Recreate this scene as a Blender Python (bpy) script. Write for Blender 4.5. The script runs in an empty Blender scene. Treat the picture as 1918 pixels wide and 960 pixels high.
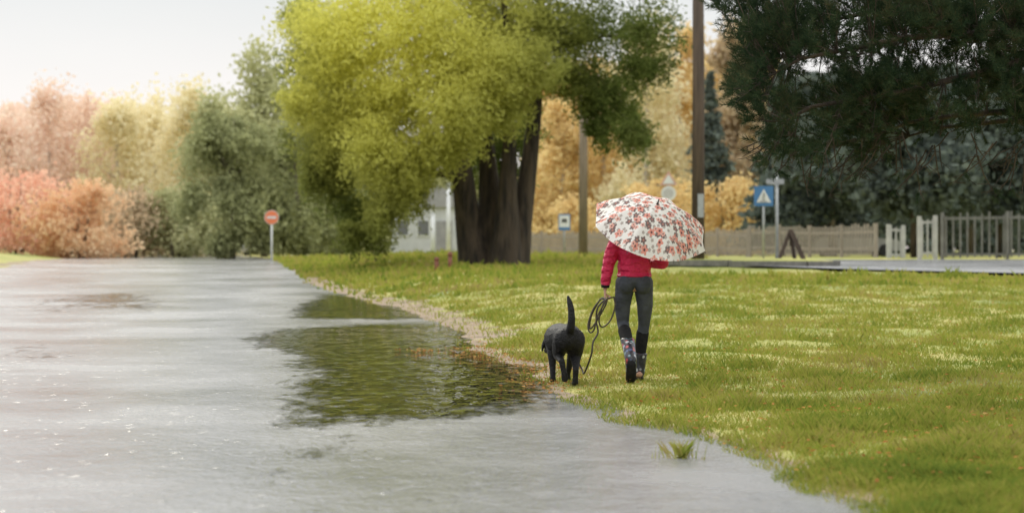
import bpy, math, random
import numpy as np
from mathutils import Vector, Matrix, noise as mnoise
random.seed(7); rng=np.random.default_rng(7)
C=bpy.context.scene.collection
F=3730.0; H=1.1; HY=468.0
def W(px,py,Y): return Vector(((px-959)/F*Y, Y, H-(py-HY)/F*Y))
def X(px,Y): return (px-959)/F*Y
def sm(t): t=min(1,max(0,t)); return t*t*(3-2*t)
def interp(v,tab): return float(np.interp(v,[a for a,b in tab],[b for a,b in tab]))
RT=[(0,0),(28,0),(34,.04),(42,.14),(50,.24),(62,.40),(78,.56),(90,.63),(130,.66),(400,.7)]
GT=[(0,.03),(10,.02),(16,.02),(20,.05),(30,.22),(40,.45),(50,.655),(60,.71),(70,.74),(90,.75),(130,.80),(400,.8)]
ET=[(3,1.9),(7,1.55),(8.7,1.435),(10.2,1.315),(11,1.2),(11.8,1.08),(12.2,.93),(12.74,.73),(13.4,.66),(14.05,.588),(14.9,.36),(15.66,.193),(17,.17),(18.5,.2),(20.3,-.35),(22.5,-.66),(26,-.69),(30,-1.3),(35,-2.05),(42,-3.6),(50,-5.1),(62,-6.7),(78,-9),(95,-11.4),(130,-17),(200,-30),(400,-60)]
LT=[(0,-9),(20,-11),(50,-15.2),(62,-16.8),(70,-18.2),(85,-20.5),(120,-26),(200,-45),(400,-90)]
def Rz(Y): return interp(Y,RT)
def xe(Y): return interp(Y,ET)
def xl(Y): return interp(Y,LT)
def ground(x,Y):
    r=Rz(Y); e=xe(Y); l=xl(Y)
    nz=mnoise.noise(Vector((x*1.3,Y*.9,0)))
    n2=mnoise.noise(Vector((x*5,Y*3,3)))
    if x>e-1.2 :
        d=x-e+ .22*nz+.07*n2
        step=-.05+.067*sm((d+.25)/.5)
        w=sm(d/(1.6+Y*.06))
        z=r+step+(interp(Y,GT)-r)*w
        if d>.3: z+=.03*nz*min(1,d/2)*(1+Y/40)+.006*n2
        if 40<Y<110:
            z+=.16*math.exp(-((x+3.6)/2.2)**2-((Y-68)/10)**2)-.17*math.exp(-((x+.2)/3)**2-((Y-56)/7)**2)
        return z
    if x<l+.8:
        d=l-x+.4*nz
        return r-.05+.09*sm((d+.25)/.5)+.42*sm(d/6)+.05*nz*sm(d/2)
    return r-.05
# ---------------------------------------------------------------- materials
def newmat(name):
    m=bpy.data.materials.new(name); m.use_nodes=True; nt=m.node_tree; nt.nodes.clear()
    out=nt.nodes.new('ShaderNodeOutputMaterial'); return m,nt,out
def N(nt,t,**k):
    n=nt.nodes.new(t)
    for a,b in k.items(): setattr(n,a,b)
    return n
def rgba(c): return (c[0],c[1],c[2],1)
def mixc(nt,f,a,b,bt='MIX'):
    n=nt.nodes.new('ShaderNodeMix'); n.data_type='RGBA'; n.blend_type=bt
    for s,v in ((n.inputs[0],f),(n.inputs[6],a),(n.inputs[7],b)):
        if hasattr(v,'links'): nt.links.new(v,s)
        elif isinstance(v,(int,float)): s.default_value=v
        else: s.default_value=rgba(v)
    return n.outputs[2]
def ramp(nt,f,stops):
    n=nt.nodes.new('ShaderNodeValToRGB'); e=n.color_ramp.elements
    while len(e)<len(stops): e.new(.5)
    for el,(p,c) in zip(e,stops): el.position=p; el.color=rgba(c) if hasattr(c,'__len__') else (c,c,c,1)
    nt.links.new(f,n.inputs[0]); return n.outputs[0]
def math_(nt,op,a,b=None):
    n=nt.nodes.new('ShaderNodeMath'); n.operation=op
    for i,v in enumerate((a,b)):
        if v is None: continue
        if hasattr(v,'links'): nt.links.new(v,n.inputs[i])
        else: n.inputs[i].default_value=v
    return n.outputs[0]
def noise(nt,vec,scale,detail=4,rough=.55):
    n=nt.nodes.new('ShaderNodeTexNoise'); n.inputs['Scale'].default_value=scale; n.inputs['Detail'].default_value=detail; n.inputs['Roughness'].default_value=rough
    if vec is not None: nt.links.new(vec,n.inputs['Vector'])
    return n.outputs['Fac']
def mapping(nt,vec,scale=(1,1,1),loc=(0,0,0)):
    n=nt.nodes.new('ShaderNodeMapping'); n.inputs['Scale'].default_value=scale; n.inputs['Location'].default_value=loc
    nt.links.new(vec,n.inputs['Vector']); return n.outputs[0]
def coord(nt): return nt.nodes.new('ShaderNodeTexCoord').outputs['Object']
def pmat(name,c1,c2=None,rough=.6,scale=8,bump=.0,bscale=30,stretch=(1,1,1),metal=0,spec=.5,bd=.02):
    m,nt,out=newmat(name); b=N(nt,'ShaderNodeBsdfPrincipled'); co=mapping(nt,coord(nt),stretch)
    c2=c2 or tuple(v*.75 for v in c1)
    f=ramp(nt,noise(nt,co,scale),[(.35,0.),(.65,1.)])
    nt.links.new(mixc(nt,f,c1,c2),b.inputs['Base Color'])
    b.inputs['Roughness'].default_value=rough; b.inputs['Metallic'].default_value=metal; b.inputs['Specular IOR Level'].default_value=spec
    if bump:
        bn=N(nt,'ShaderNodeBump'); bn.inputs['Strength'].default_value=bump; bn.inputs['Distance'].default_value=bd
        nt.links.new(noise(nt,co,bscale),bn.inputs['Height']); nt.links.new(bn.outputs[0],b.inputs['Normal'])
    nt.links.new(b.outputs[0],out.inputs[0]); return m
def leafmat(name,cols,scale=.6,trans=.4,painted_glow=None,dark=.35):
    m,nt,out=newmat(name); co=coord(nt)
    geo=N(nt,'ShaderNodeNewGeometry')
    rnd=geo.outputs['Random Per Island']
    f=math_(nt,'ADD',math_(nt,'MULTIPLY',noise(nt,co,scale,3),.75),math_(nt,'MULTIPLY',rnd,.3))
    k=len(cols); c=ramp(nt,f,[(.3+.45*i/(k-1),cc) for i,cc in enumerate(cols)])
    if painted_glow:
        for (cx,cy,cz,r,gc,amt) in painted_glow:
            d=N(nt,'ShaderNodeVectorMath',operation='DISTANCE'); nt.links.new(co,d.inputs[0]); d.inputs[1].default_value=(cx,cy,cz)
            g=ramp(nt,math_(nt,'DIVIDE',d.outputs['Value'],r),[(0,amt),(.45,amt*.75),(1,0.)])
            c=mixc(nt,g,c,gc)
    if dark: c=mixc(nt,math_(nt,'MULTIPLY',rnd,dark),c,(.02,.03,.01))
    a=N(nt,'ShaderNodeBsdfDiffuse'); t=N(nt,'ShaderNodeBsdfTranslucent'); mx=N(nt,'ShaderNodeMixShader'); mx.inputs[0].default_value=trans
    nt.links.new(c,a.inputs[0]); nt.links.new(c,t.inputs[0]); nt.links.new(a.outputs[0],mx.inputs[1]); nt.links.new(t.outputs[0],mx.inputs[2])
    nt.links.new(mx.outputs[0],out.inputs[0]); return m
# ---------------------------------------------------------------- mesh builder
def tag(o,label=None,cat=None,group=None,kind=None):
    if label: o['label']=label
    if cat: o['category']=cat
    if group: o['group']=group
    if kind: o['kind']=kind
    return o
def empty(name,loc=(0,0,0),rz=0,label=None,cat=None,group=None):
    o=bpy.data.objects.new(name,None); C.objects.link(o); o.location=loc; o.rotation_euler=(0,0,rz); o.empty_display_size=.1
    return tag(o,label,cat,group)
def link(name,me,mat,parent=None,smooth=False):
    if mat: me.materials.append(mat)
    if smooth: me.polygons.foreach_set('use_smooth',[True]*len(me.polygons))
    o=bpy.data.objects.new(name,me); C.objects.link(o)
    if parent: o.parent=parent
    return o
class MB:
    def __init__(s): s.v=[]; s.f=[]
    def add(s,vs,fs):
        b=len(s.v); s.v+= [tuple(v) for v in vs]; s.f+=[tuple(i+b for i in f) for f in fs]; return s
    def box(s,c,d,rz=0,M=None):
        x,y,z=[k/2 for k in d]; R=M or Matrix.Rotation(rz,3,'Z'); c=Vector(c)
        vs=[c+R@Vector((sx*x,sy*y,sz*z)) for sx in(-1,1) for sy in(-1,1) for sz in(-1,1)]
        return s.add(vs,[(0,1,3,2),(4,6,7,5),(0,4,5,1),(2,3,7,6),(0,2,6,4),(1,5,7,3)])
    def bar(s,a,b,w,d=None):
        a=Vector(a); b=Vector(b); q=(b-a).to_track_quat('Z','Y').to_matrix()
        return s.box((a+b)/2,(w,d or w,(b-a).length),M=q)
    def tube(s,pts,rad,seg=8):
        pts=[Vector(p) for p in pts]; n=len(pts)
        if not hasattr(rad,'__len__'): rad=[rad]*n
        b=[]; up=None
        for i,p in enumerate(pts):
            t=(pts[min(i+1,n-1)]-pts[max(i-1,0)]).normalized()
            if up is None: up=Vector((0,0,1)) if abs(t.z)<.9 else Vector((0,1,0))
            u=up.cross(t).normalized(); v=t.cross(u).normalized(); up=v
            for k in range(seg):
                a=2*math.pi*k/seg; b.append(p+(u*math.cos(a)+v*math.sin(a))*rad[i])
        fs=[(i*seg+k,i*seg+(k+1)%seg,(i+1)*seg+(k+1)%seg,(i+1)*seg+k) for i in range(n-1) for k in range(seg)]
        fs+=[tuple(reversed(range(seg))),tuple(range((n-1)*seg,n*seg))]
        return s.add(b,fs)
    def ell(s,c,r,seg=12,rings=8):
        c=Vector(c); 
        if not hasattr(r,'__len__'): r=(r,r,r)
        vs=[c+Vector((0,0,-r[2]))]
        for i in range(1,rings):
            a=-math.pi/2+math.pi*i/rings
            for k in range(seg):
                t=2*math.pi*k/seg; vs.append(c+Vector((r[0]*math.cos(a)*math.cos(t),r[1]*math.cos(a)*math.sin(t),r[2]*math.sin(a))))
        vs.append(c+Vector((0,0,r[2]))); L=len(vs)-1; fs=[]
        for k in range(seg): fs.append((0,1+(k+1)%seg,1+k))
        for i in range(rings-2):
            for k in range(seg): a=1+i*seg; fs.append((a+k,a+(k+1)%seg,a+seg+(k+1)%seg,a+seg+k))
        a=1+(rings-2)*seg
        for k in range(seg): fs.append((a+k,a+(k+1)%seg,L))
        return s.add(vs,fs)
    def poly(s,pts,y0,y1):
        n=len(pts); vs=[(p[0],y0,p[1]) for p in pts]+[(p[0],y1,p[1]) for p in pts]
        return s.add(vs,[tuple(range(n)),tuple(reversed(range(n,2*n)))]+[(i,i+n,(i+1)%n+n,(i+1)%n) for i in range(n)])
    def chain(s,pts,step=.35):
        P=[]
        for p in pts: P.append(list(p)+[p[3]]*(6-len(p)) if len(p)<6 else list(p))
        for a,b in zip(P[:-1],P[1:]):
            L=(Vector(a[:3])-Vector(b[:3])).length; m=max(1,int(L/(step*min(min(a[3:]),min(b[3:])))))
            for i in range(m+1):
                t=i/m; q=[a[j]*(1-t)+b[j]*t for j in range(6)]; s.ell(q[:3],q[3:],10,7)
        return s
    def mesh(s,name):
        me=bpy.data.meshes.new(name); me.from_pydata(s.v,[],s.f); me.update(); return me
    def build(s,name,mat,parent=None,smooth=False): return link(name,s.mesh(name),mat,parent,smooth)
    def remesh(s,name,mat,parent,voxel=.008,it=6):
        me=s.mesh(name+'_raw'); o=bpy.data.objects.new(name+'_raw',me); C.objects.link(o)
        r=o.modifiers.new('r','REMESH'); r.mode='VOXEL'; r.voxel_size=voxel
        k=o.modifiers.new('s','SMOOTH'); k.factor=.5; k.iterations=it
        dg=bpy.context.evaluated_depsgraph_get(); dg.update()
        m2=bpy.data.meshes.new_from_object(o.evaluated_get(dg)); m2.name=name
        bpy.data.objects.remove(o); m2.materials.clear()
        return link(name,m2,mat,parent,True)
def facemesh(name,V):
    n,k,_=V.shape; me=bpy.data.meshes.new(name)
    me.vertices.add(n*k); me.vertices.foreach_set('co',V.astype(np.float32).ravel())
    me.loops.add(n*k); me.loops.foreach_set('vertex_index',np.arange(n*k,dtype=np.int32))
    me.polygons.add(n); me.polygons.foreach_set('loop_start',np.arange(0,n*k,k,dtype=np.int32))
    me.update(calc_edges=True); return me
def leaves(cen,size,asp=.6):
    n=len(cen); a=rng.normal(size=(n,3)); a/=np.linalg.norm(a,axis=1,keepdims=True)
    b=rng.normal(size=(n,3)); b=np.cross(a,b); b/=np.linalg.norm(b,axis=1,keepdims=True)
    s=(size*rng.uniform(.6,1.3,n))[:,None]
    return np.stack([cen-a*s,cen+b*s*asp-a*s*.1,cen+a*s,cen-b*s*asp+a*s*.1],axis=1)
def clumps(c,r,n,sub=26,flat=.8,spread=.19,lo=.35,hi=1.05):
    d=rng.normal(size=(sub,3)); d/=np.linalg.norm(d,axis=1,keepdims=True)
    cc=d*rng.uniform(lo,hi,(sub,1))*np.array(r)+np.array(c)
    idx=rng.integers(0,sub,n); g=rng.normal(size=(n,3))*np.array(r)*spread; g[:,2]*=flat
    return cc[idx]+g
# ---------------------------------------------------------------- setting
m,nt,out=newmat('grass_ground'); b=N(nt,'ShaderNodeBsdfPrincipled'); co=coord(nt)
at=N(nt,'ShaderNodeAttribute'); at.attribute_name='edge'
g=ramp(nt,noise(nt,co,.45,5,.65),[(.3,(.16,.21,.045)),(.45,(.31,.33,.06)),(.6,(.44,.39,.11)),(.75,(.23,.28,.055))])
g=mixc(nt,ramp(nt,noise(nt,co,14,4,.7),[(.4,0.),(.7,.6)]),g,(.13,.13,.04))
dirt=ramp(nt,noise(nt,co,3,5,.7),[(.3,(.15,.105,.065)),(.6,(.30,.225,.15)),(.8,(.40,.33,.24))])
ef=math_(nt,'ADD',at.outputs['Fac'],math_(nt,'MULTIPLY',math_(nt,'SUBTRACT',noise(nt,co,1.6,4),.5),1.4))
nt.links.new(mixc(nt,ramp(nt,ef,[(.42,0.),(.62,1.)]),g,dirt),b.inputs['Base Color'])
b.inputs['Roughness'].default_value=.8
bn=N(nt,'ShaderNodeBump'); bn.inputs['Strength'].default_value=.8; bn.inputs['Distance'].default_value=.04
nt.links.new(noise(nt,co,9,5,.7),bn.inputs['Height']); nt.links.new(bn.outputs[0],b.inputs['Normal']); nt.links.new(b.outputs[0],out.inputs[0])
M_ground=m
rows=np.concatenate([np.arange(1,8,.5),np.arange(8,24,.12),np.arange(24,60,.4),np.arange(60,130,1.5),[135,150,180,230,300,400,700,1200]])
offs=np.concatenate([[-600,-300,-150,-90,-60,-45,-36,-30,-26,-23,-20,-18,-16,-14,-12.5,-11.5,-10.5,-9.5,-8,-6,-4,-2,-1.2],np.arange(-.8,2.4,.08),np.arange(2.4,12,.3),[13,14,16,18,21,25,30,40,55,80,120,200,350,600]])
V=[];E=[]
for Y in rows:
    e=xe(Y)
    for o_ in offs:
        x=e+o_; V.append((x,Y,ground(x,Y)))
        d=abs(o_) if o_>-1 else abs(x-xl(Y))
        wdt=.22+ (.75 if 24<Y<60 else 0)*(1 if o_>-1 else 0)+ (.4 if 17<Y<24 else 0)
        E.append(max(0,1-d/wdt/1.6))
nc=len(offs); Fc=[(i*nc+j,i*nc+j+1,(i+1)*nc+j+1,(i+1)*nc+j) for i in range(len(rows)-1) for j in range(nc-1)]
me=bpy.data.meshes.new('ground'); me.from_pydata(V,[],Fc); a=me.attributes.new('edge','FLOAT','POINT'); a.data.foreach_set('value',E)
tag(link('ground',me,M_ground,smooth=True),kind='structure',label='grassy verge rising from the wet road edge')

# road
def rings(nt,co,scale,amp):
    vo=N(nt,'ShaderNodeTexVoronoi'); vo.inputs['Scale'].default_value=scale; nt.links.new(co,vo.inputs['Vector'])
    return math_(nt,'MULTIPLY',math_(nt,'SINE',math_(nt,'MULTIPLY',vo.outputs['Distance'],45.)),ramp(nt,vo.outputs['Distance'],[(.0,amp),(.4,0.)]))
m,nt,out=newmat('wet_asphalt'); b=N(nt,'ShaderNodeBsdfPrincipled'); co=coord(nt)
big=noise(nt,mapping(nt,co,(.3,.30,1)),1.0,6,.65); f=ramp(nt,big,[(.38,0.),(.62,1.)])
base=mixc(nt,f,(.15,.155,.16),(.20,.20,.205))
base=mixc(nt,ramp(nt,noise(nt,co,70,2,.6),[(.45,0.),(.7,.35)]),base,(.34,.34,.34))
nt.links.new(base,b.inputs['Base Color'])
rr=N(nt,'ShaderNodeMapRange'); nt.links.new(f,rr.inputs[0]); rr.inputs[3].default_value=.15; rr.inputs[4].default_value=.30; nt.links.new(rr.outputs[0],b.inputs['Roughness']); b.inputs['IOR'].default_value=1.7
bn=N(nt,'ShaderNodeBump'); bn.inputs['Strength'].default_value=.6; bn.inputs['Distance'].default_value=.030
rp=math_(nt,'ADD',math_(nt,'MULTIPLY',noise(nt,mapping(nt,co,(5,3,1)),1,4,.62),.8),math_(nt,'MULTIPLY',noise(nt,mapping(nt,co,(24,14,1)),1,3,.6),.45))
nt.links.new(math_(nt,'ADD',rp,rings(nt,co,6,.12)),bn.inputs['Height']); nt.links.new(bn.outputs[0],b.inputs['Normal']); nt.links.new(b.outputs[0],out.inputs[0]); M_road=m
m,nt,out=newmat('puddle_water'); b=N(nt,'ShaderNodeBsdfPrincipled'); co=coord(nt)
b.inputs['Base Color'].default_value=(.008,.010,.009,1); b.inputs['Roughness'].default_value=.03; b.inputs['IOR'].default_value=1.30
bn=N(nt,'ShaderNodeBump'); bn.inputs['Strength'].default_value=1.; bn.inputs['Distance'].default_value=.040
rp=math_(nt,'ADD',noise(nt,mapping(nt,co,(4.,1.5,1)),1,1.5,.5),math_(nt,'MULTIPLY',noise(nt,mapping(nt,co,(11,5,1)),1,2,.5),.30))
nt.links.new(math_(nt,'ADD',rp,rings(nt,co,5.,.05)),bn.inputs['Height']); nt.links.new(bn.outputs[0],b.inputs['Normal'])
at=N(nt,'ShaderNodeAttribute'); at.attribute_name='depth'
fz=math_(nt,'ADD',at.outputs['Fac'],math_(nt,'MULTIPLY',math_(nt,'SUBTRACT',math_(nt,'ADD',math_(nt,'MULTIPLY',noise(nt,mapping(nt,co,(1.6,.7,1)),1,5,.7),.5),math_(nt,'MULTIPLY',noise(nt,mapping(nt,co,(8,3,1)),1,4,.7),.5)),.5),6.5))
al=ramp(nt,fz,[(.05,0.),(1.1,.96)])
tr_=N(nt,'ShaderNodeBsdfTransparent'); mx=N(nt,'ShaderNodeMixShader'); nt.links.new(math_(nt,'MULTIPLY',al,math_(nt,'GREATER_THAN',at.outputs['Fac'],-.5)),mx.inputs[0]); nt.links.new(tr_.outputs[0],mx.inputs[1]); nt.links.new(b.outputs[0],mx.inputs[2]); nt.links.new(mx.outputs[0],out.inputs[0]); M_puddle=m
V=[];Fc=[]
rws=[r for r in rows if r<420]
for Y in rws:
    l=xl(Y)-.5; e=xe(Y)+.5
    for j in range(25): V.append((l+(e-l)*j/24,Y,Rz(Y)))
Fc=[(i*25+j,i*25+j+1,(i+1)*25+j+1,(i+1)*25+j) for i in range(len(rws)-1) for j in range(24)]
me=bpy.data.meshes.new('road'); me.from_pydata(V,[],Fc)
tag(link('road',me,M_road,smooth=True),kind='structure',label='wide rain soaked asphalt road')
def unproj(a,b,z=0): Y=(H-z)*F/(b-HY); return ((a-959)/F*Y,Y)
def puddle(pxs,soft,label,gain=1.,off=0.):
    P=[unproj(a,b) for a,b in pxs]; x0=min(p[0] for p in P);x1=max(p[0] for p in P);y0=min(p[1] for p in P);y1=max(p[1] for p in P)
    nx=60;ny=60;V=[];D=[]
    for i in range(ny+1):
        for j in range(nx+1):
            x=x0+(x1-x0)*j/nx;y=y0+(y1-y0)*i/ny; ins=False; dm=1e9
            for (ax,ay),(bx_,by_) in zip(P,P[1:]+P[:1]):
                if (ay>y)!=(by_>y) and x<(bx_-ax)*(y-ay)/(by_-ay)+ax: ins=not ins
                k=.35; L2=(bx_-ax)**2+((by_-ay)*k)**2+1e-9; t=max(0,min(1,((x-ax)*(bx_-ax)+(y-ay)*k*(by_-ay)*k)/L2))
                dm=min(dm,math.hypot(x-ax-(bx_-ax)*t,(y-ay-(by_-ay)*t)*k))
            V.append((x,y,Rz(y)+.004)); D.append(min(1.,dm/soft)*gain if ins else 0.)
    nc=nx+1; Fc=[(i*nc+j,i*nc+j+1,(i+1)*nc+j+1,(i+1)*nc+j) for i in range(ny) for j in range(nx) if max(D[i*nc+j],D[i*nc+j+1],D[(i+1)*nc+j],D[(i+1)*nc+j+1])>0]
    D=[(d-off if d>0 else -1.) for d in D]
    me=bpy.data.meshes.new('puddle'); me.from_pydata(V,[],Fc); a=me.attributes.new('depth','FLOAT','POINT'); a.data.foreach_set('value',D)
    return tag(link('puddle',me,M_puddle,smooth=True),label=label,kind='structure')
puddle([(470,815),(640,812),(760,806),(880,796),(980,780),(1060,765),(1120,715),(1070,660),(930,630),(920,618),(860,602),(700,606),(560,610),(440,622),(420,645),(500,665),(520,700),(480,760)],.75,'dark rippled puddle beside the dog reflecting the big tree',2.3,.45)
puddle([(520,602),(720,604),(850,601),(840,585),(720,566),(600,562),(530,582)],.6,'small far dark puddle along the road edge',1.9,.45)
puddle([(20,590),(300,592),(380,575),(300,556),(150,560),(40,572)],1.,'faint dark puddle far out on the left of the road',.9,.5)
puddle([(-40,680),(120,676),(190,655),(60,640),(-40,640)],.7,'faint dark puddle at the left edge of the photo',.9,.5)
puddle([(430,915),(620,905),(760,860),(700,815),(560,805),(450,850)],.5,'soft dark puddle in the near middle of the road',.9,.5)
puddle([(500,990),(900,990),(960,950),(800,915),(560,930)],.5,'dark puddle at the bottom edge of the photo',.9,.5)
# ---------------------------------------------------------------- grass blades
gm=leafmat('grass_blades',[(.15,.22,.04),(.29,.34,.055),(.46,.44,.10),(.50,.40,.16)],.8,.38,dark=.32)
def blades(n,Y0,Y1,xr,hh,ww,name,label,pxmax=None,cond=None):
    out=[];
    Y=Y0*(Y1/Y0)**rng.random(n)
    for i in range(n):
        y=Y[i]; e=xe(y)
        if pxmax: x1=max(X(pxmax,y),e+1); x=e-.12+(x1-e+.12)*random.random()
        else: x=e-.1+xr*random.random()
        nz=mnoise.noise(Vector((x*1.3,y*.9,0))); n2=mnoise.noise(Vector((x*5,y*3,3)))
        d=x-e+.22*nz+.07*n2
        if d<-.05 or (d<.25 and random.random()<.4): continue
        if 16.8<y<26 and d<.3 and random.random()<.75: continue
        if 24<y<55 and d<.75 and random.random()<.8: continue
        if cond and not cond(x,y): continue
        cl=mnoise.noise(Vector((x*1.8,y*1.2,9)))+.5*mnoise.noise(Vector((x*6,y*5,2)))
        if cl<-.2 and random.random()<.65: continue
        z=ground(x,y)-.005
        near=.55 if (14.6<y<16.8 and x<1.4) else 1
        h=hh*near*(.4+1.*random.random())*(.8+1.5*max(0,cl))*(1 if y<14 else 1+.012*(y-14)); w=ww*(.7+.6*random.random())*max(1,y/12)
        a=random.random()*6.283; l=h*random.uniform(.1,.9); b_=random.random()*6.283
        dx,dy=math.cos(b_)*w,math.sin(b_)*w*.5
        tx,ty=x+math.cos(a)*l,y+math.sin(a)*l
        out.append(((x-dx,y-dy,z),(x+dx,y+dy,z),(x*.6+tx*.4+dx*.7,y*.6+ty*.4,z+h*.6),(tx,ty,z+h)))
    V=np.array(out); return tag(link(name,facemesh(name,V),gm),label=label,cat='grass',kind='stuff')
blades(260000,7.5,42,None,.048,.0029,'grass','short wet yellow green grass covering the verge',pxmax=2080)
blades(50000,38,95,14,.08,.010,'grass','far rough grass on the mound under the big tree',cond=lambda x,y: not (x>3 and 44<y<66))
def tuft(px,py,n,h,label):
    Y=(H)*F/(py-HY); x0=X(px,Y); o=[]
    for i in range(n):
        a=random.random()*6.283; r=abs(random.gauss(0,.04)); x=x0+r*math.cos(a)*1.6; y=Y+r*math.sin(a); hh=h*random.uniform(.3,1); l=hh*random.uniform(.2,1.); w=.0024
        b=random.random()*6.283
        o.append(((x-w,y,0),(x+w,y,0),(x+w*.7+math.cos(b)*l*.4,y+math.sin(b)*l*.4,hh*.6),(x+math.cos(b)*l,y+math.sin(b)*l,hh)))
    t=tag(link('grass_tuft',facemesh('grass_tuft',np.array(o)),gm),label,'grass')
tuft(1278,857,75,.12,'small grass tuft standing alone in the puddle near the verge')
# fallen leaves
M_fall=leafmat('fallen_leaves',[(.28,.12,.04),(.50,.25,.08),(.56,.36,.14)],6,.2,dark=.2)
cen=[]
while len(cen)<3000:
    k=random.random()
    if k<.20: y=random.uniform(17.6,22.4); x=xe(y)+random.gauss(.16,.18)
    elif k<.26: y=random.uniform(15.2,17); x=xe(y)+random.gauss(.12,.18)
    elif k<.28: y=random.gauss(21.7,.2); x=X(790,21.7)+random.gauss(0,.13)
    else: y=9*(34/9)**random.random(); x=xe(y)+random.uniform(0,y*.33)
    if x<xe(y)-.3 and k<.26: continue
    cen.append((x,y,max(ground(x,y)+(.028 if k>.28 else .004),Rz(y))+.014))
Lv=leaves(np.array(cen),.019); Lv[:,:,2]=(Lv[:,:,2]-np.array(cen)[:,None,2])*.45+np.array(cen)[:,None,2]
tag(link('fallen_leaves',facemesh('fallen_leaves',Lv),M_fall),'orange brown fallen leaves washed up along the road edge','leaves',kind='stuff')
# ---------------------------------------------------------------- side street and kerb
V=[];Fc=[]
xs=np.linspace(3.2,60,60)
for x in xs:
    y0=interp(x,[(3.2,53),(5,50.3),(8,46),(12,42.3),(20,39),(60,34)]); y1=interp(x,[(3.2,55),(5,58),(8,62),(14,63),(60,62)])
    for k in range(9):
        y=y0+(y1-y0)*k/8; V.append((x,y,interp(y,GT)+.085))
Fc=[(i*9+j,(i+1)*9+j,(i+1)*9+j+1,i*9+j+1) for i in range(len(xs)-1) for j in range(8)]
me=bpy.data.meshes.new('side_street'); me.from_pydata(V,[],Fc); tag(link('street',me,M_road,smooth=True),kind='structure',label='wet side street crossing behind the lawn')
M_kerb=pmat('kerb_stone',(.20,.19,.17),(.11,.11,.10),.6,6,.3)
kb=MB(); pts=[(3.9,51.6),(4.3,50.6),(5.4,49.4),(7.2,48.6),(8.0,49.0),(8.2,50.4)]
for a,b_ in zip(pts[:-1],pts[1:]):
    z=interp((a[1]+b_[1])/2,GT)+.12
    kb.bar((a[0],a[1],z),(b_[0],b_[1],z),.16,.15)
tag(kb.build('kerb',M_kerb),'low dark stone kerb around grass island by the side street','kerb')
isl=[(p[0],p[1]+.1,interp(p[1],GT)+.17) for p in pts]+[(7.5,54,.88),(4.6,54,.88)]
me=bpy.data.meshes.new('grass_island'); me.from_pydata(isl,[],[tuple(range(len(isl)))]); tag(link('grass_island',me,M_ground),label='grass traffic island inside the dark kerb',kind='structure')
# ---------------------------------------------------------------- big tree
random.seed(21)
M_bark=pmat('bark',(.10,.074,.05),(.022,.018,.014),.9,5,1.,9,(1,1,.16),bd=.16)
M_bark2=pmat('hazy_bark',(.24,.20,.17),(.15,.13,.11),.9,3,.6,6,(1,1,.25))  # paler bark for far trunks, distance haze mixed into the colour
M_birch=pmat('birch_bark',(.75,.70,.65),(.45,.42,.4),.8,3,.2,6,(1,1,1))
T=60.; bx=X(925,T); bz=ground(bx,T)
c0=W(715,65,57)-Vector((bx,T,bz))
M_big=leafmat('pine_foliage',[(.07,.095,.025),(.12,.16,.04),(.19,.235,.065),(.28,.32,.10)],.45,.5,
   painted_glow=[(c0.x,c0.y,c0.z,6.8,(.90,.87,.22),.97)],dark=.15)  # yellow-green flare light painted into the leaf colour around the upper crown
root=empty('tree',(bx,T,bz),label='huge pine tree with several dark trunks fused at the base beside the road',cat='tree')
def rel(p): return Vector(p)-Vector((bx,T,bz))
tr=MB()
stems=[[(895,515,0,64),(878,430,0,50),(868,340,-.3,42),(846,210,-.6,32),(815,80,-1,20),(790,-60,-1.2,8)],
 [(925,515,.3,84),(920,410,.3,52),(914,310,.3,34),(900,160,.6,26),(890,0,1,18),(880,-200,1,7)],
 [(962,515,0,54),(976,420,0,42),(992,300,0,32),(1003,200,.2,26),(1008,80,.3,20),(1015,-80,.4,10)],
 [(945,515,-.5,60),(950,380,-.5,40),(955,250,-.6,24),(950,100,-1,16),(940,-60,-1.5,8)]]
for s in stems:
    P=[rel(W(a,b,T+d)) for a,b,d,w in s]; R_=[w/62.2/2 for *_,w in s]
    P[0].z=-.15; R_[0]*=1.15
    tr.tube(P,R_,12)
tr.remesh('trunk',M_bark,root,.045,2)
limbs=[[(1000,105,0,12),(1060,85,0,9),(1130,68,0,6),(1290,70,0,3)],[(1004,150,0,10),(1100,150,1,7),(1180,230,1,4)],[(862,330,0,14),(770,320,0,9),(690,380,0,4)],[(840,210,1,14),(700,180,1,10),(600,230,0,4)],[(900,160,1,14),(960,60,3,8)],[(810,90,1,10),(650,60,0,5)],[(950,200,0,12),(860,240,-2,7),(760,330,-2,4)],[(920,120,1,14),(1000,40,4,6)]]
for s in limbs:
    lb=MB(); lb.tube([rel(W(a,b,T+d)) for a,b,d,w in s],[w/62.2/2 for *_,w in s],7); lb.build('branch',M_bark,root,True)
bl=[(650,60,110),(615,170,85),(600,110,75),(640,285,62),(672,395,40),(700,438,20),(655,435,20),(735,330,60),(700,230,80),(600,320,34),(780,355,30),(640,345,45),(720,400,26),(760,190,110),(780,60,120),(900,60,130),(880,150,95),(835,290,40),(870,230,50),(1000,60,110),(960,190,36),(1090,60,90),(1110,190,48),(1150,170,50),(1190,250,28),(1205,130,45),(1215,60,60),(1070,150,50),(570,30,40),(560,190,34),(1120,240,20),(1165,215,30),(740,375,24),(900,-100,190),(740,-80,150),(1060,-90,160),(900,-260,150)]
fr=[(820,270,42,-3),(880,240,38,-3.5),(930,180,50,-3),(780,300,45,-3),(860,180,70,-4),(940,120,70,-3.5),(700,280,60,-3),(1000,130,50,-3),(600,60,60,0),(640,110,80,-1),(660,200,80,-1),(620,240,60,0),(610,290,45,1),(925,270,60,4),(965,250,55,4.5),(900,300,50,4),(945,330,40,4)]
cs=[]
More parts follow.
